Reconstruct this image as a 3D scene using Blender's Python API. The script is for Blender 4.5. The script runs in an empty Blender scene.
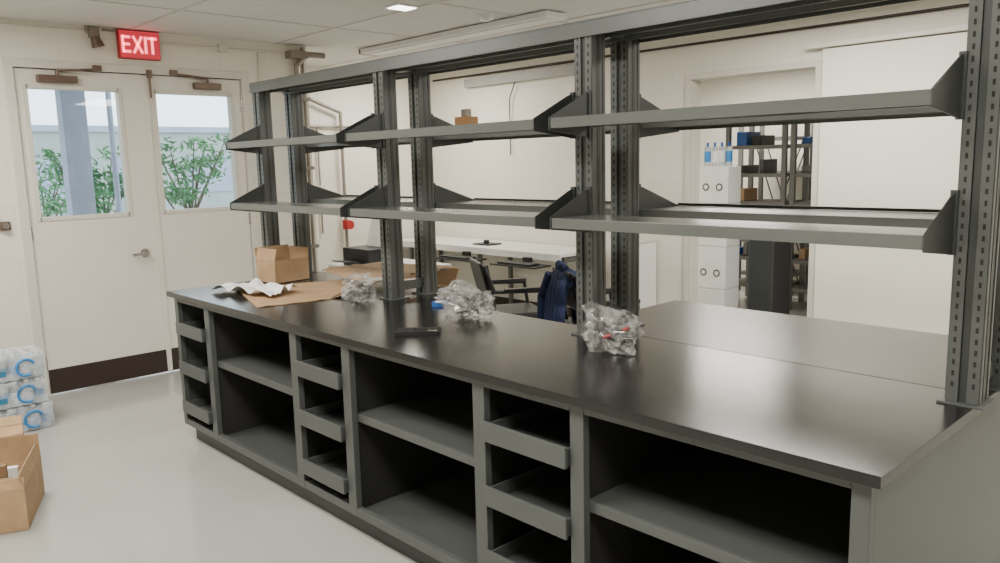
import bpy, bmesh, math, random
from mathutils import Vector, Matrix, noise
random.seed(7)
scene=bpy.context.scene
# ---------------------------------------------------------------- materials
def mat(name,col,rough=.6,metal=0.,spec=.5,nscale=0,namt=.06,bump=0.,bscale=40,emis=None,estr=0,trans=0,alpha=1,coat=0):
    m=bpy.data.materials.new(name);m.use_nodes=True
    nt=m.node_tree;b=nt.nodes["Principled BSDF"]
    b.inputs["Base Color"].default_value=(*col,1);b.inputs["Roughness"].default_value=rough
    b.inputs["Metallic"].default_value=metal;b.inputs["Specular IOR Level"].default_value=spec
    b.inputs["Transmission Weight"].default_value=trans;b.inputs["Alpha"].default_value=alpha
    b.inputs["Coat Weight"].default_value=coat
    tc=nt.nodes.new("ShaderNodeTexCoord")
    if nscale:
        n=nt.nodes.new("ShaderNodeTexNoise");n.inputs["Scale"].default_value=nscale;n.inputs["Detail"].default_value=5
        r=nt.nodes.new("ShaderNodeValToRGB")
        r.color_ramp.elements[0].position=.3;r.color_ramp.elements[1].position=.7
        r.color_ramp.elements[0].color=(*[max(0,c*(1-namt)) for c in col],1)
        r.color_ramp.elements[1].color=(*[min(1,c*(1+namt)) for c in col],1)
        nt.links.new(tc.outputs["Object"],n.inputs["Vector"]);nt.links.new(n.outputs["Fac"],r.inputs["Fac"])
        nt.links.new(r.outputs["Color"],b.inputs["Base Color"])
    if bump:
        n2=nt.nodes.new("ShaderNodeTexNoise");n2.inputs["Scale"].default_value=bscale
        bp=nt.nodes.new("ShaderNodeBump");bp.inputs["Strength"].default_value=bump;bp.inputs["Distance"].default_value=.01
        nt.links.new(tc.outputs["Object"],n2.inputs["Vector"]);nt.links.new(n2.outputs["Fac"],bp.inputs["Height"]);nt.links.new(bp.outputs["Normal"],b.inputs["Normal"])
    if emis:
        b.inputs["Emission Color"].default_value=(*emis,1);b.inputs["Emission Strength"].default_value=estr
    return m
def block_mat(name,col):
    m=mat(name,col,.55);nt=m.node_tree;b=nt.nodes["Principled BSDF"]
    g=nt.nodes.new("ShaderNodeNewGeometry");sep=nt.nodes.new("ShaderNodeSeparateXYZ");nt.links.new(g.outputs["Position"],sep.inputs[0])
    ad=nt.nodes.new("ShaderNodeMath");nt.links.new(sep.outputs["X"],ad.inputs[0]);nt.links.new(sep.outputs["Y"],ad.inputs[1])
    cb=nt.nodes.new("ShaderNodeCombineXYZ");nt.links.new(ad.outputs[0],cb.inputs["X"]);nt.links.new(sep.outputs["Z"],cb.inputs["Y"])
    br=nt.nodes.new("ShaderNodeTexBrick");br.inputs["Scale"].default_value=1;br.inputs["Brick Width"].default_value=.4;br.inputs["Row Height"].default_value=.2
    br.inputs["Mortar Size"].default_value=.005;br.inputs["Mortar Smooth"].default_value=.6
    br.inputs["Color1"].default_value=(*col,1);br.inputs["Color2"].default_value=(*[c*.985 for c in col],1);br.inputs["Mortar"].default_value=(*[c*.93 for c in col],1)
    nt.links.new(cb.outputs[0],br.inputs["Vector"]);nt.links.new(br.outputs["Color"],b.inputs["Base Color"])
    bp=nt.nodes.new("ShaderNodeBump");bp.invert=True;bp.inputs["Strength"].default_value=.25;bp.inputs["Distance"].default_value=.004
    nt.links.new(br.outputs["Fac"],bp.inputs["Height"]);nt.links.new(bp.outputs["Normal"],b.inputs["Normal"])
    return m
M={}
M['wall']=block_mat("painted_block",(.79,.755,.67))
M['wall_plain']=mat("painted_plaster",(.79,.76,.68),.5,nscale=2,namt=.02)
M['door']=mat("door_paint",(.73,.69,.62),.4,nscale=3,namt=.02)
M['frame']=mat("door_frame_paint",(.66,.63,.56),.4,nscale=3,namt=.03)
M['ceil']=mat("ceiling_paint",(.70,.69,.65),.8,bump=.2,bscale=120,nscale=8,namt=.02)
M['grid']=mat("ceiling_grid_metal",(.58,.56,.53),.5,nscale=5)
M['floor']=mat("epoxy_floor",(.40,.40,.375),.14,spec=.5,nscale=1.3,namt=.06)
M['kick']=mat("kick_plate_bronze",(.03,.018,.014),.4,nscale=6)
M['gray']=mat("slate_gray_steel",(.090,.098,.095),.38,.15,nscale=4,namt=.06)
M['post']=mat("upright_gray_steel",(.100,.108,.104),.34,.2,nscale=4,namt=.06)
M['grayd']=mat("slate_gray_steel_dark",(.05,.055,.054),.4,.2,nscale=4,namt=.08)
M['shelf']=mat("shelf_gray_steel",(.13,.14,.133),.26,.25,nscale=3,namt=.05)
M['deck']=mat("cabinet_shelf_steel",(.078,.083,.08),.4,.15,nscale=3,namt=.05)
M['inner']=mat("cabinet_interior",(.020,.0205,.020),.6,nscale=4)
M['slot']=mat("slot_black",(.016,.017,.016),.8)
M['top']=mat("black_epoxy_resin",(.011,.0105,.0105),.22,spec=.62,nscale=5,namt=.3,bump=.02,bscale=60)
M['top2']=mat("black_epoxy_resin_back_reflection_tint",(.032,.027,.023),.27,spec=.6,nscale=5,namt=.2,bump=.02,bscale=60)  # browner back slab, with a broad warm reflection mixed into its base colour
M['chrome']=mat("satin_chrome",(.5,.48,.45),.25,1,nscale=9)
M['bronze']=mat("closer_bronze",(.16,.11,.085),.4,.5,nscale=9)
M['white']=mat("white_laminate",(.8,.79,.77),.35,nscale=5,namt=.02)
M['paper']=mat("white_paper",(.85,.85,.84),.6,nscale=9,namt=.03)
M['black']=mat("black_plastic",(.014,.014,.016),.45,nscale=9,namt=.1)
M['card']=mat("corrugated_cardboard",(.43,.28,.155),.8,nscale=14,namt=.1,bump=.2,bscale=60)
M['cardd']=mat("corrugated_cardboard_inside",(.27,.175,.10),.85,nscale=14,namt=.1)
M['red']=mat("red_paint",(.40,.02,.02),.5,nscale=9)
M['orange']=mat("orange_cardboard",(.36,.19,.08),.7,nscale=12)
M['blue']=mat("blue_plastic",(.02,.10,.36),.4,nscale=12)
M['navy']=mat("navy_cloth",(.008,.016,.06),.9,nscale=20,namt=.2,bump=.4,bscale=30)
M['exit']=mat("exit_sign_face",(.30,.015,.03),.4,emis=(1,.06,.09),estr=.5)
M['exitl']=mat("exit_sign_letters",(.9,.3,.3),.4,emis=(1,.15,.19),estr=3.0)
M['lamp']=mat("lamp_diffuser",(1,1,1),.5,emis=(1,.96,.88),estr=7)
M['lamp2']=mat("bright_lamp_diffuser",(1,1,1),.5,emis=(1,.93,.82),estr=22)
M['pipe']=mat("galvanised_pipe",(.26,.23,.195),.4,.4,nscale=9,namt=.15)
M['bark']=mat("bark",(.10,.075,.055),.9,nscale=10,namt=.3)
M['leaf']=mat("leaves",(.10,.24,.11),.6,nscale=3,namt=.5)
M['grass']=mat("grass",(.42,.45,.36),.9,nscale=2,namt=.2)
M['lilac']=mat("painted_concrete_column",(.34,.36,.47),.7,nscale=2,namt=.06)
M['bldg']=mat("far_building_cladding",(.34,.37,.36),.7,nscale=1,namt=.08)
M['locker']=mat("locker_gray",(.07,.07,.075),.5,nscale=5)
M['rackm']=mat("storage_rack_steel",(.15,.15,.145),.4,.4,nscale=5)
M['raceway']=mat("raceway_gray",(.36,.35,.33),.5,nscale=5)
M['label']=mat("bottle_label_blue",(.03,.22,.55),.4,nscale=15,namt=.3)
M['water']=mat("clear_bottle_plastic",(.80,.88,.92),.12,trans=.55,nscale=12,namt=.05)
M['tealc']=mat("teal_print",(.03,.20,.34),.4,nscale=15)
def plastic(name,col,lo,hi,sc):
    m=bpy.data.materials.new(name);m.use_nodes=True;nt=m.node_tree;b=nt.nodes["Principled BSDF"]
    b.inputs["Base Color"].default_value=(*col,1);b.inputs["Roughness"].default_value=.10;b.inputs["Specular IOR Level"].default_value=1
    t=nt.nodes.new("ShaderNodeBsdfTransparent");mx=nt.nodes.new("ShaderNodeMixShader")
    n=nt.nodes.new("ShaderNodeTexNoise");n.inputs["Scale"].default_value=sc;n.inputs["Detail"].default_value=4
    tc=nt.nodes.new("ShaderNodeTexCoord");nt.links.new(tc.outputs["Object"],n.inputs["Vector"])
    r=nt.nodes.new("ShaderNodeMapRange");r.inputs["From Min"].default_value=.42;r.inputs["From Max"].default_value=.66;r.inputs["To Min"].default_value=lo;r.inputs["To Max"].default_value=hi
    o=nt.nodes["Material Output"];nt.links.new(n.outputs["Fac"],r.inputs["Value"]);nt.links.new(r.outputs[0],mx.inputs[0])
    nt.links.new(t.outputs[0],mx.inputs[1]);nt.links.new(b.outputs[0],mx.inputs[2]);nt.links.new(mx.outputs[0],o.inputs[0]);return m
M['film']=plastic("clear_plastic_film",(.58,.57,.56),.08,.5,26)
M['wrap']=plastic("shrink_wrap_film",(.75,.82,.88),.15,.6,14)
def glassm():
    m=bpy.data.materials.new("window_glass");m.use_nodes=True;nt=m.node_tree;nt.nodes.clear()
    o=nt.nodes.new("ShaderNodeOutputMaterial");t=nt.nodes.new("ShaderNodeBsdfTransparent");g=nt.nodes.new("ShaderNodeBsdfGlossy");g.inputs["Roughness"].default_value=.02
    f=nt.nodes.new("ShaderNodeFresnel");f.inputs[0].default_value=1.35;mx=nt.nodes.new("ShaderNodeMixShader")
    t.inputs[0].default_value=(.93,.97,.98,1)
    nt.links.new(f.outputs[0],mx.inputs[0]);nt.links.new(t.outputs[0],mx.inputs[1]);nt.links.new(g.outputs[0],mx.inputs[2]);nt.links.new(mx.outputs[0],o.inputs[0]);return m
M['glass']=glassm()
# ---------------------------------------------------------------- builder
class B:
    def __init__(s,name): s.name=name;s.v=[];s.f=[];s.mi=[];s.ms=[];s.sm=[]
    def m(s,k):
        if k not in s.ms: s.ms.append(k)
        return s.ms.index(k)
    def add(s,vs,fs,k,smooth=False):
        o=len(s.v);s.v+= [tuple(v) for v in vs];i=s.m(k)
        for f in fs: s.f.append([o+a for a in f]);s.mi.append(i);s.sm.append(smooth)
        return s
    def box(s,x0,x1,y0,y1,z0,z1,k,M4=None):
        vs=[Vector(p) for p in [(x0,y0,z0),(x1,y0,z0),(x1,y1,z0),(x0,y1,z0),(x0,y0,z1),(x1,y0,z1),(x1,y1,z1),(x0,y1,z1)]]
        if M4: vs=[M4@v for v in vs]
        return s.add(vs,[(0,3,2,1),(4,5,6,7),(0,1,5,4),(1,2,6,5),(2,3,7,6),(3,0,4,7)],k)
    def cyl(s,a,b,r,k,n=14,r2=None):
        a=Vector(a);b=Vector(b);d=(b-a).normalized();r2=r if r2 is None else r2
        u=d.orthogonal().normalized();w=d.cross(u)
        vs=[];
        for c,rr in((a,r),(b,r2)):
            for i in range(n):
                t=2*math.pi*i/n;vs.append(c+(u*math.cos(t)+w*math.sin(t))*rr)
        fs=[(i,(i+1)%n,n+(i+1)%n,n+i) for i in range(n)]
        s.add(vs,fs,k,True);s.add(vs,[tuple(range(n))[::-1],tuple(range(n,2*n))],k);return s
    def tube(s,pts,r,k,n=10):
        for a,b in zip(pts[:-1],pts[1:]): s.cyl(a,b,r,k,n)
        for p in pts[1:-1]: s.ball(p,r,k,6)
        return s
    def ball(s,c,r,k,n=8,sc=(1,1,1)):
        vs=[];fs=[];c=Vector(c)
        for i in range(n+1):
            for j in range(2*n):
                t=math.pi*i/n;p=math.pi*j/n
                vs.append(c+Vector((sc[0]*r*math.sin(t)*math.cos(p),sc[1]*r*math.sin(t)*math.sin(p),sc[2]*r*math.cos(t))))
        for i in range(n):
            for j in range(2*n):
                fs.append((i*2*n+j,(i+1)*2*n+j,(i+1)*2*n+(j+1)%(2*n),i*2*n+(j+1)%(2*n)))
        return s.add(vs,fs,k,True)
    def prism(s,pts,vec,k):
        n=len(pts);vec=Vector(vec);vs=[Vector(p) for p in pts]+[Vector(p)+vec for p in pts]
        return s.add(vs,[tuple(range(n))[::-1],tuple(range(n,2*n))]+[(i,(i+1)%n,n+(i+1)%n,n+i) for i in range(n)],k)
    def done(s,bevel=0,loc=None,rotz=0,solid=0):
        me=bpy.data.meshes.new(s.name);
        me.from_pydata(s.v,[],s.f)
        for k in s.ms: me.materials.append(M[k])
        for p,i,sm in zip(me.polygons,s.mi,s.sm): p.material_index=i;p.use_smooth=sm
        bm=bmesh.new();bm.from_mesh(me);bmesh.ops.recalc_face_normals(bm,faces=bm.faces);bm.to_mesh(me);bm.free()
        o=bpy.data.objects.new(s.name,me);scene.collection.objects.link(o)
        if loc is not None: o.location=loc
        o.rotation_euler[2]=rotz
        if solid: md=o.modifiers.new("s","SOLIDIFY");md.thickness=solid
        if bevel: md=o.modifiers.new("b","BEVEL");md.width=bevel;md.segments=2;md.limit_method='ANGLE'
        return o
# ---------------------------------------------------------------- room shell
CZ=2.68;XW=-6.37;YB=6.15
B("floor").box(-7.8,2.2,-2.2,9.8,-.1,0,'floor').done()
b=B("ceiling").box(-7.8,2.2,-2.2,9.8,CZ,CZ+.1,'ceil').done()
b=B("ceiling_grid")
for i in range(7):
    y=-1.34+1.2*i
    if y<6.1: b.box(XW if y<3.7 else -7.58,2.05,y-.012,y+.012,CZ-.006,CZ,'grid')
for i in range(6):
    x=-5.4+1.2*i; b.box(x-.012,x+.012,-2.05,6.13,CZ-.005,CZ,'grid')
b.done()
d0,d1,dm,dz=1.46,3.13,2.345,2.36
B("wall_left").box(XW-.12,XW,-2.1,d0-.001,0,CZ,'wall').done()
B("wall_left").box(XW-.12,XW,d1+.001,3.76,0,CZ,'wall').done()
B("wall_left").box(XW-.12,XW,d0-.001,d1+.001,dz,CZ,'wall').done()
B("wall_left_return").box(-7.6,XW-.12,3.70,3.76,0,CZ,'wall').done()
B("wall_left_recess").box(-7.68,-7.6,3.70,9.6,0,CZ,'wall').done()
ox0,ox1,oz=-3.95,-2.83,2.30
B("wall_back").box(-7.6,ox0,YB,YB+.14,0,CZ,'wall').done()
B("wall_back").box(ox1,2.1,YB,YB+.14,0,CZ,'wall').done()
B("wall_back").box(ox0,ox1,YB,YB+.14,oz,CZ,'wall').done()
B("wall_right").box(2.1,2.2,-2.2,9.7,0,CZ,'wall').done()
B("wall_front").box(-6.49,2.1,-2.2,-2.1,0,CZ,'wall').done()
B("wall_storage_back").box(-7.6,2.1,9.6,9.7,0,CZ,'wall_plain').done()
B("trim_opening").box(ox0-.05,ox0,YB-.03,YB,0,oz+.05,'frame').box(ox1,ox1+.05,YB-.03,YB,0,oz+.05,'frame').box(ox0,ox1,YB-.03,YB,oz,oz+.05,'frame').done(.004)
B("sliding_door_panel").box(-2.76,-1.62,YB-.07,YB-.03,.02,2.42,'wall_plain').box(-2.9,-1.55,YB-.09,YB-.005,2.43,2.47,'frame').done(.004)
B("baseboard_left").box(XW,XW+.015,-2.1,d0-.06,0,.1,'kick').done()
B("baseboard_back").box(-7.6,ox0-.05,YB-.015,YB,0,.1,'kick').done()
B("trim_door").box(XW-.10,XW+.02,d0-.06,d0,0,dz+.06,'frame').box(XW-.10,XW+.02,d1,d1+.06,0,dz+.06,'frame').box(XW-.10,XW+.02,d0,d1,dz,dz+.06,'frame').done(.004)
def door(name,y0,y1,wy0,wy1,knob):
    z0,z1=1.305,2.227;b=B(name);xa,xb=XW-.06,XW-.012
    b.box(xa,xb,y0,wy0,.01,dz-.005,'door').box(xa,xb,wy1,y1,.01,dz-.005,'door').box(xa,xb,wy0,wy1,.01,z0,'door').box(xa,xb,wy0,wy1,z1,dz-.005,'door')
    for (a,c,e,g) in((wy0-.02,wy0+.008,z0-.02,z1+.02),(wy1-.008,wy1+.02,z0-.02,z1+.02)): b.box(xa-.006,xb+.008,a,c,e,g,'frame')
    b.box(xa-.006,xb+.008,wy0,wy1,z0-.02,z0+.008,'frame').box(xa-.006,xb+.008,wy0,wy1,z1-.008,z1+.02,'frame')
    b.box(XW-.04,XW-.034,wy0,wy1,z0,z1,'glass')
    b.box(xb,xb+.004,y0+.01,y1-.01,.015,.195,'kick')
    if knob:
        yk=2.235;b.cyl((xb,yk,.99),(xb+.012,yk,.99),.035,'chrome',20).cyl((xb,yk,.99),(xb+.06,yk,.99),.013,'chrome').cyl((xb+.055,yk+.005,.99),(xb+.055,yk-.11,.985),.011,'chrome')
        b.box(xb,xb+.012,y1-.012,y1+.025,.02,dz-.01,'door')
    for z in(.25,1.2,2.15):
        yy=y0 if knob else y1
        b.cyl((xb+.008,yy,z-.05),(xb+.008,yy,z+.05),.008,'chrome')
    b.done()
door("door_1",d0+.004,dm-.003,1.532,2.148,True)
door("door_2",dm+.003,d1-.004,2.415,3.035,False)
for nm,ya,yb,s in(("door_closer",1.60,1.86,1),("door_closer",2.72,2.94,-1)):
    b=B(nm);b.box(XW-.010,XW+.045,ya,yb,2.265,2.315,'bronze')
    ym=(ya+yb)/2
    b.cyl((XW+.03,ym,2.31),(XW+.03,ym,2.36),.012,'bronze')
    b.tube([(XW+.03,ym,2.35),(XW+.07,ym+s*.14,2.355),(XW+.03,ym+s*.27,2.37)],.010,'bronze')
    b.box(XW+.022,XW+.045,ym+s*.27-.03,ym+s*.27+.03,2.36,2.40,'bronze');b.done(.004)
B("door_holder_rod").cyl((XW+.03,2.372,2.18),(XW+.03,2.372,2.36),.009,'bronze').box(XW+.021,XW+.045,2.355,2.39,2.33,2.39,'bronze').done()
# exit sign
b=B("exit_sign");yc=2.315;b.box(XW+.0,XW+.05,yc-.15,yc+.15,2.465,2.672,'red').box(XW+.05,XW+.056,yc-.145,yc+.145,2.47,2.667,'exit')
def st(y0,z0,y1,z1,w=.019):
    d=Vector((0,y1-y0,z1-z0));n=Vector((0,-d.z,d.y)).normalized()*w/2;a=Vector((XW+.0565,y0,z0));c=Vector((XW+.0565,y1,z1))
    b.prism([a-n,a+n,c+n,c-n],(.003,0,0),'exitl')
zb,zt=2.505,2.63
def L(y): return yc+y-.004
st(L(-.12),zb,L(-.12),zt);st(L(-.12),zt-.01,L(-.065),zt-.01);st(L(-.12),(zb+zt)/2,L(-.07),(zb+zt)/2);st(L(-.12),zb+.01,L(-.065),zb+.01)
st(L(-.045),zb,L(.02),zt);st(L(-.045),zt,L(.02),zb);st(L(.045),zb,L(.045),zt);st(L(.095),zb,L(.095),zt);st(L(.06),zt-.01,L(.13),zt-.01)
b.done()
b=B("emergency_light");b.box(XW,XW+.04,1.97,2.04,2.60,2.67,'pipe').cyl((XW+.05,2.0,2.6),(XW+.05,2.02,2.53),.03,'bronze',14,.045).tube([(XW+.02,2.0,2.62),(XW+.02,1.96,2.64),(XW+.02,1.96,2.68)],.012,'pipe').box(XW,XW+.02,2.07,2.165,2.655,2.668,'pipe').box(XW,XW+.012,1.2,1.95,2.64,2.652,'frame');b.done()
b=B("door_conduit");b.tube([(XW+.015,2.47,2.60),(XW+.015,3.35,2.60),(XW+.015,3.50,2.60)],.009,'frame').box(XW,XW+.03,2.95,3.03,2.565,2.635,'frame').tube([(XW+.015,3.30,2.60),(XW+.015,3.30,1.45)],.009,'frame').box(XW,XW+.04,3.26,3.34,1.34,1.45,'frame');b.done(.002)
B("door_holder").box(XW,XW+.03,1.265,1.335,1.24,1.30,'bronze').cyl((XW+.03,1.30,1.27),(XW+.06,1.30,1.27),.022,'chrome').cyl((XW+.02,1.27,1.3),(XW+.02,1.25,1.42),.01,'frame').done(.004)
# outside world
B("ground_outside").box(-60,-6.5,-30,40,-.25,-.12,'grass').done()
B("entrance_column").box(-9.4,-9.2,2.52,2.76,-.12,2.749,'lilac').done(.01)
B("street_pole").cyl((-9.6,3.12,-.12),(-9.6,3.12,2.74),.03,'lilac').done()
B("entrance_canopy").box(-10.4,-6.6,-1.2,3.0,2.75,3.05,'lilac').done()
b=B("far_building");b.box(-32,-28,-8,38,-.12,2.9,'bldg').box(-28.2,-27.9,-8,38,2.9,3.1,'lilac')
for i in range(18): b.box(-27.99,-27.96,-6+2.5*i,-4.4+2.5*i,.8,2.1,'lilac')
b.done()
def tree(name,x,y,h,r,seed,nl=34):
    random.seed(seed);b=B(name)
    b.cyl((x,y,-.12),(x+.05,y+.03,h*.45),.035,'bark',10,.03)
    tips=[]
    for i in range(12):
        a=random.uniform(0,6.28);l=random.uniform(.3,1)*r;z0=h*random.uniform(.35,.5)
        p=Vector((x+.03,y,z0));q=Vector((x+math.cos(a)*l,y+math.sin(a)*l,h*random.uniform(.58,.95)));b.cyl(p,q,.016,'bark',6,.006);tips.append(q);tips.append(p.lerp(q,.75))
    vs=[];fs=[]
    for t in tips:
        for j in range(nl):
            d=Vector((random.gauss(0,1),random.gauss(0,1),random.gauss(0,.55)))*r*.15;c=t+d
            u=Vector((random.gauss(0,1),random.gauss(0,1),random.gauss(0,1))).normalized();w=u.orthogonal().normalized()
            s=random.uniform(.02,.04);o=len(vs);vs+=[c-u*s*1.6,c+w*s*.6,c+u*s*1.6,c-w*s*.6];fs.append((o,o+1,o+2,o+3))
    b.add(vs,fs,'leaf');return b.done()
tree("tree",-10.6,3.25,2.0,.55,3);tree("tree",-10.6,4.35,2.15,.55,5);tree("tree",-13.5,3.3,1.9,.8,9)
# ---------------------------------------------------------------- lab bench
T=.92;xl,xr,yf=-4.70,-.626,1.747
b=B("lab_bench")
ym=2.56
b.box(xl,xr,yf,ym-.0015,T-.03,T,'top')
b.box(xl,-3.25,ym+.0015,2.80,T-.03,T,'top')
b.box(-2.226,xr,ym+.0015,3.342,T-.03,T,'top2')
bx0,bx1,by0,by1=-4.665,-.655,1.775,2.52
bt=T-.0305
edges=[(-4.665,-4.62),(-4.255,-4.195),(-3.31,-3.25),(-2.865,-2.805),(-2.02,-1.96),(-1.565,-1.51),(-.70,-.655)]
for i,(a,c) in enumerate(edges):
    b.box(a,c,by0,by0+.03,.11,bt,'gray')
    m_=(a+c)/2
    if i==0: b.box(a+.001,a+.024,by0+.0305,by1-.0205,.131,bt,'gray')
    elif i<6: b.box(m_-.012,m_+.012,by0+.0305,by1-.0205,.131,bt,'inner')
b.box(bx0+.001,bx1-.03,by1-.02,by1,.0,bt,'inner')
for (a,c) in zip(edges[:-1],edges[1:]):
    b.box(a[1]+.0005,c[0]-.0005,by0+.001,by0+.029,bt-.028,bt,'gray')
    b.box(a[1]+.0005,c[0]-.0005,by0+.001,by0+.029,.11,.150,'gray')
b.box(bx0+.001,bx1-.03,by0+.031,by1-.0205,.11,.13,'deck')
b.box(bx0+.01,bx1-.03,by0+.06,by0+.075,0,.109,'grayd')
b.box(bx0+.002,bx0+.02,by0+.0755,2.75,0,.109,'grayd')
b.box(bx1-.021,bx1-.001,by0+.0305,3.32,0,bt,'gray')
b.box(-2.19,bx1-.022,3.30,3.32,.0,bt,'gray').box(-2.212,-2.1905,by1+.001,3.32,0,bt,'gray')
b.box(bx0+.021,-3.28,2.76,2.78,0,bt,'gray').box(-3.30,-3.2805,by1+.001,2.7595,0,bt,'gray').box(bx0,bx0+.02,by1+.001,2.78,.11,bt,'gray')
wide=[(-4.195,-3.31),(-2.805,-2.02),(-1.51,-.70)];nar=[(-4.62,-4.255),(-3.25,-2.865),(-1.96,-1.565)]
for i,(a,c) in enumerate(wide):
    b.box(a-.017,c+.017,by0+.045,by1-.021,.548,.57,'deck');b.box(a-.016,c+.016,by0+.032,by0+.0445,.535,.57,'gray')
for a,c in nar:
    for z in(.20,.44,.675):
        yy=by0-.022
        b.box(a+.002,c-.002,yy,yy+.012,z,z+.072,'gray')
        b.box(a+.021,c-.021,yy+.0125,by1-.115,z+.002,z+.010,'deck')
        b.box(a+.012,a+.02,yy+.0125,by1-.1,z,z+.06,'gray').box(c-.02,c-.012,yy+.0125,by1-.1,z,z+.06,'gray').box(a+.0205,c-.0205,by1-.11,by1-.1,z,z+.06,'gray')
b.done(.002)
# ---------------------------------------------------------------- rack
P=[-4.745,-3.413,-2.046,-.661];yu,yu2=2.462,2.688
b=B("reagent_shelving_rack");ZT=2.154
def upright(x,y,top=ZT):
    hw=.042;hd=.042
    b.box(x-.010,x+.010,y-hd+.008,y+hd-.008,T+.006,top,'grayd')
    for sx in(-1,1):
        a,c=sorted((x+sx*.011,x+sx*hw));b.box(a,c,y-hd,y+hd,T+.006,top,'post')
        a,c=sorted((x+sx*hw,x+sx*(hw+.0015)));b.box(a,c,y-.009,y+.009,T+.01,top-.01,'grayd')
        a,c=sorted((x+sx*(hw+.0005),x+sx*(hw+.003)))
        b.box(a,c,y-.040,y-.026,T+.01,top-.01,'post').box(a,c,y+.026,y+.040,T+.01,top-.01,'post')
    z=T+.05
    while z<top-.05:
        for sx in(-1,1):
            cx=x+sx*.027
            b.box(cx-.0035,cx+.0035,y-hd-.0008,y-hd+.002,z,z+.015,'slot')
        z+=.032
    b.box(x-.06,x+.06,y-.06,y+.06,T,T+.006,'gray')
for x in P:
    for y in(yu,yu2): upright(x,y)
    b.box(x-.041,x+.041,yu+.04,yu2-.04,ZT-.045,ZT,'post');b.box(x-.02,x+.02,yu+.042,yu2-.042,T+.04,T+.09,'post')
for y in(yu,yu2):
    b.box(P[0]-.05,P[3]+.05,y-.050,y-.043,ZT-.055,ZT+.001,'post')
    b.box(P[0]-.05,P[3]+.05,y-.050,y+.05,ZT+.0015,ZT+.006,'post')
    b.box(P[0]-.05,P[3]+.05,y+.043,y+.05,ZT-.055,ZT+.001,'post')
for z in(1.385,1.755):
    for i in range(3):
        xa,xb=P[i]+.03,P[i+1]-.05
        for s,(y0,y1) in((1,(2.19,2.41)),(-1,(3.03,2.74))):
            lo,hi=min(y0,y1),max(y0,y1)
            b.box(xa+.006,xb-.001,lo+.0125,hi-.0105,z+.026,z+.032,'shelf')
            a,c=(y0,y0+.012) if s>0 else (y0-.012,y0)
            b.box(xa+.006,xb-.001,a,c,z-.006,z+.032,'shelf')
            a,c=(y1-.01,y1) if s>0 else (y1,y1+.01); b.box(xa+.006,xb-.001,a,c,z,z+.032,'shelf')
            if s<0: b.box(xa+.006,xb-.001,y0-.006,y0,z+.033,z+.045,'grayd')
            for j in range(3):
                ry=lo+(hi-lo)*(j+1)/4;b.box(xa+.007,xb-.002,ry-.012,ry+.012,z+.006,z+.0255,'grayd')
            yp=yu if s>0 else yu2
            for bxp in(xa,xb):
                b.prism([(bxp,y0-s*.004,z-.012),(bxp,yp-s*.045,z-.04),(bxp,yp-s*.045,z+.135),(bxp,yp-s*.08,z+.125),(bxp,y0-s*.004,z+.034)],(.005,0,0),'grayd')
                b.box(bxp-.008,bxp+.012,min(yp-s*.055,yp-s*.0435),max(yp-s*.055,yp-s*.0435),z-.04,z+.14,'grayd')
b.done(.0012)
# ---------------------------------------------------------------- props
def bag(name,c,sx,sy,sz,seed,bits):
    bm=bmesh.new();bmesh.ops.create_icosphere(bm,subdivisions=4,radius=1)
    off=Vector((seed*3.1,seed*1.7,seed))
    for v in bm.verts:
        p=v.co.copy();n=noise.fractal(p*1.3+off,1,2,3);n2=abs(noise.noise(p*3+off));n3=abs(noise.noise(p*7+off))
        k=1+.45*n-.40*n2-.18*n3
        q=Vector((p.x*sx*k,p.y*sy*k,(p.z*k*.6+.40)*sz))
        if q.z<0.002:q.z=.002
        v.co=q
    me=bpy.data.meshes.new(name);bm.to_mesh(me);bm.free();me.materials.append(M['film'])
    o=bpy.data.objects.new(name,me);scene.collection.objects.link(o);o.location=c
    b=B("hardware");random.seed(seed)
    for i in range(bits):
        x=random.uniform(-.45,.45)*sx;y=random.uniform(-.4,.4)*sy;z=random.uniform(.09,.45)*sz;a=random.uniform(0,3)
        k=random.choice(['chrome','black','chrome','shelf','shelf']) if i%12 or seed!=3 else 'red'
        l=random.uniform(.02,.05)
        b.cyl((x,y,z),(x+l*math.cos(a),y+l*math.sin(a),z+random.uniform(-.003,.02)),.007,k,8)
    h=b.done();h.parent=o
    return o
bag("plastic_parts_bag",(-3.50,2.30,T+.001),.11,.085,.15,1,22)
bag("plastic_parts_bag",(-2.70,2.36,T+.001),.17,.11,.16,2,46)
bag("plastic_parts_bag",(-1.80,2.29,T+.001),.105,.09,.18,3,36)
def sheet(name,pts,div,amp,k,seed,thick=.004):
    A,Bq,C,D=[Vector(p) for p in pts];b=B(name);vs=[];fs=[]
    for i in range(div+1):
        for j in range(div+1):
            u,v=i/div,j/div;p=A.lerp(Bq,u).lerp(D.lerp(C,u),v);p.z+=amp*abs(noise.noise(Vector((u*3,v*3,seed))))*1.6;vs.append(p)
    for i in range(div):
        for j in range(div): a=i*(div+1)+j;fs.append((a,a+div+1,a+div+2,a+1))
    b.add(vs,fs,k);return b
z=T+.004
s1=sheet("flattened_cardboard",[(-3.74,1.84,z),(-3.66,2.22,z),(-4.10,2.75,z+.01),(-4.42,2.05,z)],8,.008,'card',1)
s1.add([(-3.66,2.23,z),(-3.64,2.40,z+.04),(-3.76,2.70,z+.05),(-3.85,2.48,z+.005)],[(0,1,2,3)],'cardd')
s1.done(solid=.004)
s2=sheet("flattened_cardboard",[(-3.85,2.50,z+.05),(-3.38,2.90,z+.115),(-4.25,3.02,z+.07),(-4.40,2.62,z+.05)],8,.015,'card',5)
s2.add([(-3.70,2.62,z+.06),(-3.38,2.90,z+.115),(-3.36,2.84,z+.02),(-3.55,2.60,z+.02)],[(0,1,2,3)],'card')
s2.done(solid=.004)
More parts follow.
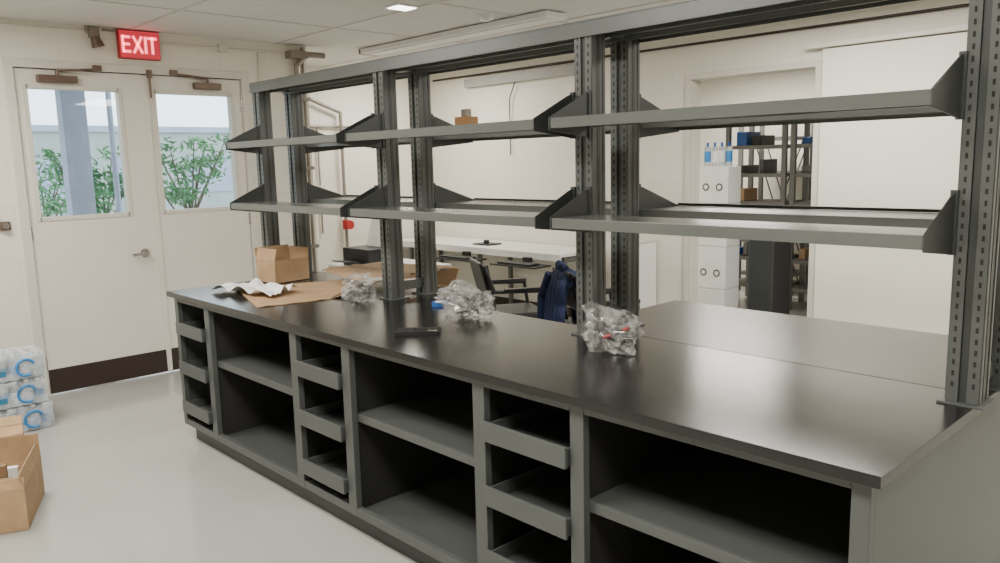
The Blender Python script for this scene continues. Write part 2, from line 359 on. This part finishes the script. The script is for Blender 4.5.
s=sheet("white_packing_foam",[(-4.44,1.90,z+.012),(-3.88,1.99,z+.022),(-3.96,2.20,z+.03),(-4.47,2.16,z+.01)],34,.035,'paper',9);s.done(solid=.002)
def carton(name,w,d,h,flaps,k='card',th=.005):
    b=B(name);b.box(-w/2,w/2,-d/2,d/2,0,th,k)
    b.box(-w/2,-w/2+th,-d/2+th,d/2-th,th,h,k).box(w/2-th,w/2,-d/2+th,d/2-th,th,h,k).box(-w/2,w/2,-d/2,-d/2+th,th,h,k).box(-w/2,w/2,d/2-th,d/2,th,h,k)
    b.box(-w/2+th,w/2-th,-d/2+th,d/2-th,th,th+.001,'cardd')
    for s_,L_,a_ in flaps:
        a=math.radians(a_);
        if s_=='x+': p=[(w/2,-d/2,h),(w/2,d/2,h),(w/2+L_*math.sin(a),d/2,h+L_*math.cos(a)),(w/2+L_*math.sin(a),-d/2,h+L_*math.cos(a))];v=(-.004,0,0)
        if s_=='x-': p=[(-w/2,-d/2,h),(-w/2,d/2,h),(-w/2-L_*math.sin(a),d/2,h+L_*math.cos(a)),(-w/2-L_*math.sin(a),-d/2,h+L_*math.cos(a))];v=(.004,0,0)
        if s_=='y+': p=[(-w/2,d/2,h),(w/2,d/2,h),(w/2,d/2+L_*math.sin(a),h+L_*math.cos(a)),(-w/2,d/2+L_*math.sin(a),h+L_*math.cos(a))];v=(0,-.004,0)
        if s_=='y-': p=[(-w/2,-d/2,h),(w/2,-d/2,h),(w/2,-d/2-L_*math.sin(a),h+L_*math.cos(a)),(-w/2,-d/2-L_*math.sin(a),h+L_*math.cos(a))];v=(0,.004,0)
        b.prism(p,v,k)
    return b
b=carton("cardboard_box",.20,.25,.14,[('x-',.07,10),('y+',.06,5),('y-',.07,-15)]);b.done(loc=(-4.53,2.42,T+.004),rotz=.1)
b=carton("open_shipping_carton",.46,.52,.20,[('x-',.12,-5),('y+',.07,-12),('x+',.05,-20)],th=.006)
random.seed(2)
for i in range(9):
    x0=-.2+.042*i;b.box(x0,x0+.035,-.2+.05*(i%3),.18-.04*(i%2),.03,.14+.03*(i%4),random.choice(['paper','card','cardd','card']))
b.box(.231,.2315,-.2,.02,.06,.12,'cardd')
b.done(loc=(-4.32,.62,.003),rotz=math.radians(-22))
b=B("folded_shipping_box");b.box(-.2,.2,-.22,.22,0,.24,'card').box(-.2,.2,-.02,.02,.2405,.242,'cardd').box(-.005,.005,-.222,.222,.05,.2425,'cardd');b.done(.005,loc=(-5.0,.77,0),rotz=-.2)
b=B("remote_control");b.box(-.045,.045,-.095,.095,0,.014,'black').box(-.03,.03,.04,.08,.014,.0155,'chrome')
for i in range(3):
    for j in range(4): b.box(-.03+.022*i,-.016+.022*i,-.08+.027*j,-.065+.027*j,.014,.0165,'inner')
b.done(.003,loc=(-2.62,2.01,T),rotz=-.75)
b=B("blue_tape_roll")
b.cyl((-3.05,2.48,T+.0),(-3.05,2.48,T+.02),.04,'blue',24).cyl((-3.05,2.48,T+.0201),(-3.05,2.48,T+.0205),.025,'paper',24);b.done()
B("small_carton").box(-3.24,-3.14,2.78,2.86,1.7875,1.87,'orange').box(-3.21,-3.17,2.80,2.84,1.87,1.91,'pipe').done(.003)
def waterpack(x,y,z,h=.17):
    b=B("bottled_water_pack");random.seed(int(z*100)+3)
    for i in range(4):
        for j in range(6):
            cx=x-.13+.066*i+.03;cy=y-.2+.066*j+.035
            b.cyl((cx,cy,z+.002),(cx,cy,z+.12),.031,'water',12);b.cyl((cx,cy,z+.045),(cx,cy,z+.095),.0318,random.choice(['label','tealc','label','paper']),12);b.cyl((cx,cy,z+.12),(cx,cy,z+.15),.031,'water',12,.013);b.cyl((cx,cy,z+.15),(cx,cy,z+.165),.014,'paper',10)
    x0,x1,y0,y1=x-.137,x+.137,y-.202,y+.202
    b.box(x1,x1+.002,y0,y1,z+.01,z+.14,'wrap').box(x0,x1,y1,y1+.002,z+.01,z+.14,'wrap').prism([(x0,y0,z+.167),(x1-.01,y0,z+.167),(x1,y0,z+.14)],(0,y1-y0,0),'wrap')
    # swoosh print on the wrap
    for t in range(14):
        a=math.pi*(.15+1.5*t/14);a2=math.pi*(.15+1.5*(t+1)/14);r=.052;yy=y+.09;zz=z+.078
        b.cyl((x1+.004,yy+r*math.cos(a),zz+r*math.sin(a)),(x1+.004,yy+r*math.cos(a2),zz+r*math.sin(a2)),.008,'label',8)
    b.box(x1+.0021,x1+.0035,y0,y0+.18,z+.04,z+.075,'tealc')
    b.done()
waterpack(-5.72,1.09,0);waterpack(-5.73,1.07,.168);waterpack(-5.74,1.08,.336)
# pipes
b=B("drain_pipe");b.tube([(-6.30,3.62,.3),(-6.30,3.62,2.50),(-6.30,3.72,2.60),(-6.30,3.9,2.60)],.026,'pipe').tube([(-6.33,3.70,.3),(-6.33,3.70,2.66)],.014,'pipe')
for zz in(.9,1.6,2.2): b.box(XW,-6.28,3.57,3.73,zz,zz+.03,'pipe')
b.box(-6.36,-6.26,3.55,3.72,2.56,2.62,'pipe');b.done()
b=B("sprinkler_riser_pipe");b.tube([(-7.52,4.82,.0),(-7.52,4.82,2.2),(-7.52,4.4,2.35),(-7.52,4.4,2.68)],.018,'pipe').cyl((-7.52,4.82,.93),(-7.52,4.82,1.03),.04,'red').cyl((-7.52,4.82,.98),(-7.44,4.82,.98),.02,'red').cyl((-7.44,4.82,.98),(-7.43,4.82,.98),.05,'red')
b.tube([(-7.57,4.1,2.05),(-7.56,5.0,2.05)],.012,'pipe').tube([(-7.57,4.55,.9),(-7.57,4.55,2.05)],.010,'pipe').box(-7.598,-7.55,4.5,4.6,1.3,1.42,'frame');b.done()
b=B("wall_conduit");b.tube([(-7.5,YB-.03,2.60),(2.0,YB-.03,2.60)],.012,'kick')
b.box(-6.9,-5.25,YB-.07,YB,2.47,2.56,'raceway').tube([(-6.1,YB-.05,2.47),(-6.2,YB-.04,2.3),(-6.22,YB-.02,2.0),(-6.22,YB-.02,1.7)],.006,'black');b.done()
def area(name,x,y,sx,sy,power,z=CZ-.03,col=(1,.955,.87)):
    l=bpy.data.lights.new(name,'AREA');l.shape='RECTANGLE';l.size=sx;l.size_y=sy;l.energy=power;l.color=col
    o=bpy.data.objects.new(name,l);o.location=(x,y,z);scene.collection.objects.link(o);return o
def troffer(x,y,sx,sy,power,z=CZ,k='lamp'):
    b=B("ceiling_light_panel");b.box(x-sx/2-.02,x+sx/2+.02,y-sy/2-.02,y+sy/2+.02,z-.012,z-.001,'white').box(x-sx/2,x+sx/2,y-sy/2,y+sy/2,z-.016,z-.0121,k);b.done()
    if power: area("ceiling_lamp",x,y,sx,sy,power,z-.02)
for x,y in((-4.9,.6),(-2.6,.6),(-.4,.6),(-2.4,4.9),(.2,4.2)): troffer(x,y,1.2,.6,60)
troffer(-4.42,3.36,.12,.15,8)
b=B("smoke_detector");b.cyl((-4.33,4.05,CZ),(-4.33,4.05,CZ-.03),.06,'white',20,.05).cyl((-4.33,4.05,CZ-.03),(-4.33,4.05,CZ-.04),.025,'white');b.done()
b=B("fluorescent_strip_light");b.box(-6.2,-3.9,4.22,4.44,CZ-.05,CZ-.007,'white').box(-6.215,-6.2005,4.21,4.45,CZ-.055,CZ-.007,'pipe').box(-6.15,-3.95,4.26,4.40,CZ-.06,CZ-.0505,'paper').done(.004)
troffer(-4.72,8.2,1.2,.7,45,k='lamp2')
troffer(-6.6,5.1,.6,.6,38)
# ---------------------------------------------------------------- background furniture
b=B("wall_desk");b.box(-7.55,-4.95,5.50,YB-.02,.72,.75,'white').box(-7.55,-4.95,5.501,5.52,.68,.7195,'white')
for x in(-7.4,-6.2,-5.0): b.box(x-.02,x+.02,5.6,5.64,0,.66,'rackm').box(x-.02,x+.02,YB-.1,YB-.06,0,.66,'rackm').box(x-.02,x+.02,5.6,YB-.06,.66,.7195,'rackm')
b.done(.003)
for x in(-6.25,-5.35):
    b=B("keyboard_tray");b.box(x-.3,x+.3,5.24,5.49,.63,.645,'black').box(x-.22,x+.22,5.27,5.41,.645,.665,'black').box(x-.05,x+.05,5.45,5.495,.645,.70,'black').done(.004)
B("desk_monitor_base").box(-6.35,-6.1,5.65,5.85,.75,.765,'black').box(-6.25,-6.2,5.72,5.76,.765,.80,'black').done(.003)
def chair(name,loc,rz,jacket=False,kk='black'):
    e=bpy.data.objects.new(name,None);e.location=loc;e.rotation_euler[2]=rz;scene.collection.objects.link(e)
    def fin(b,bev=.01): o=b.done(bev);o.parent=e;return o
    fin(B("seat").box(-.23,.23,-.22,.22,.42,.48,kk),.02)
    b=B("back");b.prism([(-.22,.20,.60),(.22,.20,.60),(.20,.27,.88),(-.20,.27,.88)],(0,.035,0),kk);fin(b,.02)
    b=B("frame")
    for s_ in(-1,1):
        b.tube([(s_*.24,-.24,0),(s_*.24,-.20,.43),(s_*.25,-.17,.65),(s_*.25,.20,.66),(s_*.22,.27,.86)],.014,kk)
        b.tube([(s_*.24,.28,0),(s_*.22,.18,.44),(s_*.21,.25,.86)],.014,kk)
        b.box(s_*.25-.025,s_*.25+.025,-.18,.12,.655,.68,kk)
    b.tube([(-.24,0,.42),(.24,0,.42)],.012,kk);fin(b,0)
    if jacket:
        b=B("jacket");vs=[];fs=[];n=26
        prof=[(.12,.50),(.14,.62),(.16,.74),(.19,.86),(.26,.90),(.33,.86),(.36,.72),(.375,.56),(.38,.42)]
        for i in range(n+1):
            u=-1+2*i/n
            for j,(y,z) in enumerate(prof):
                w=.17+.045*math.sin(j*.39)+.006*abs(j-4);vs.append((u*w,y+.018*math.sin(i*1.3+j*.8)*(abs(j-4)/4),z-.09*abs(u)**3+(.025*math.sin(i*1.1) if j in(0,8) else 0)))
        m_=len(prof)
        for i in range(n):
            for j in range(m_-1): a=i*m_+j;fs.append((a,a+1,a+m_+1,a+m_))
        b.add(vs,fs,'navy',True)
        for s_ in(-1,1): b.tube([(s_*.15,.33,.82),(s_*.20,.37,.66),(s_*.19,.38,.48)],.04,'navy')
        b.tube([(-.07,.29,.895),(0,.31,.92),(.07,.29,.895)],.025,'navy')
        o=b.done(solid=.012);o.parent=e
    return e
chair("office_chair",(-4.38,4.30,0),math.radians(150));chair("office_chair",(-3.50,4.32,0),math.radians(150),True)
B("white_cabinet").box(-4.52,-4.30,5.80,YB-.02,.03,.86,'white').box(-4.53,-4.29,5.79,YB-.02,.861,.88,'frame').box(-4.51,-4.31,5.785,5.799,.06,.83,'white').cyl((-4.34,5.77,.5),(-4.34,5.77,.65),.008,'chrome').box(-4.5,-4.32,5.83,6.1,0,.029,'black').done(.004)
b=B("printer_table");b.box(-6.3,-5.35,3.82,4.5,.71,.74,'white')
for x in(-6.25,-5.4):
    for y in(3.87,4.45): b.box(x-.02,x+.02,y-.02,y+.02,0,.71,'rackm')
b.done(.003)
b=B("printer");b.box(-6.1,-5.7,3.86,4.2,.741,.90,'black').prism([(-6.08,4.1,.9),(-5.80,4.1,.9),(-5.80,4.18,1.12),(-6.08,4.18,1.12)],(0,.01,0),'black').prism([(-6.06,4.085,.9),(-5.82,4.085,.9),(-5.82,4.165,1.15),(-6.06,4.165,1.15)],(0,.004,0),'paper').prism([(-6.0,3.68,.80),(-5.78,3.68,.80),(-5.78,3.86,.78),(-6.0,3.86,.78)],(0,0,.01),'black');b.done(.006)
# doorway contents
b=B("symbol_carton_stack")
for i,(z0,z1) in enumerate(((0,.40),(.40,.80),(.80,1.20),(1.20,1.54))):
    b.box(-4.12,-3.80,6.5+.01*i,6.76,z0,z1-.004,'paper')
    for xx in(-4.03,-3.89):
        zc=z0+.15;b.cyl((xx,6.499+.01*i,zc),(xx,6.4975+.01*i,zc),.036,'locker',16).cyl((xx,6.497+.01*i,zc),(xx,6.496+.01*i,zc),.022,'paper',12)
b.done(.004)
b=B("supply_bottles");random.seed(8)
for i in range(4): 
    x=-4.06+.075*i;b.cyl((x,6.6,1.54),(x,6.6,1.72),.03,'water',12).cyl((x,6.6,1.58),(x,6.6,1.68),.031,random.choice(['label','paper','locker']),12).cyl((x,6.6,1.72),(x,6.6,1.76),.012,'blue',8)
b.done()
b=B("storage_locker");b.box(-3.76,-3.50,6.85,7.2,0,1.05,'locker').box(-3.74,-3.52,6.845,6.85,.05,1.0,'grayd').done(.004)
def srack(name,x0,x1,y0,y1,zs,h):
    b=B(name)
    for x in(x0,x1):
        for y in(y0,y1): b.box(x-.025,x+.025,y-.02,y+.02,0,h,'rackm')
    for z_ in zs: b.box(x0+.026,x1-.026,y0-.01,y1+.01,z_,z_+.04,'rackm')
    b.tube([(x0,y1,.1),(x1,y1,h-.2)],.008,'rackm',6).tube([(x1,y1,.1),(x0,y1,h-.2)],.008,'rackm',6)
    b.done()
srack("storage_rack",-4.9,-4.25,8.7,9.2,(.2,.6,1.0,1.4,1.8),2.15);srack("storage_rack",-4.6,-3.95,7.9,8.4,(.2,.5,.8,1.1,1.4,1.7,2.0),2.1);srack("storage_rack",-3.85,-3.2,7.9,8.4,(.2,.5,.8,1.1,1.4,1.7,2.0),2.1)
b=B("shelf_supplies");random.seed(4)
for (xa,xb,ya) in((-4.55,-4.0,7.98),(-3.8,-3.25,7.98)):
    for z_ in(.541,.841,1.141,1.441,1.741):
        x=xa
        while x<xb-.12:
            w=random.uniform(.05,.13);h=random.uniform(.06,.2)
            if random.random()<.6: b.box(x,x+w,ya,ya+.3,z_,z_+h,random.choice(['paper','blue','black','card','locker','white','rackm']))
            x+=w+random.uniform(.03,.12)
b.done(.004)
# ---------------------------------------------------------------- world, camera
w=bpy.data.worlds.new("World");scene.world=w;w.use_nodes=True;nt=w.node_tree;bg=nt.nodes["Background"]
bg.inputs["Color"].default_value=(.84,.93,1,1);bg.inputs["Strength"].default_value=4.2
pitch,roll,yaw=.151,.024,.761
c,s=math.cos(yaw),math.sin(yaw);cp,sp=math.cos(pitch),math.sin(pitch)
F=Vector((-c*cp,s*cp,-sp));R=Vector((s,c,0));U=Vector((-c*sp,s*sp,cp))
cr,sr=math.cos(roll),math.sin(roll)
Rr=R*cr-U*sr;Ur=R*sr+U*cr
cam=bpy.data.cameras.new("camera");cam.sensor_width=36;cam.lens=788*36/1000;cam.clip_start=.05
co=bpy.data.objects.new("camera",cam)
co.matrix_world=Matrix(((Rr.x,Ur.x,-F.x,0),(Rr.y,Ur.y,-F.y,0),(Rr.z,Ur.z,-F.z,1.632),(0,0,0,1)))
scene.collection.objects.link(co);scene.camera=co
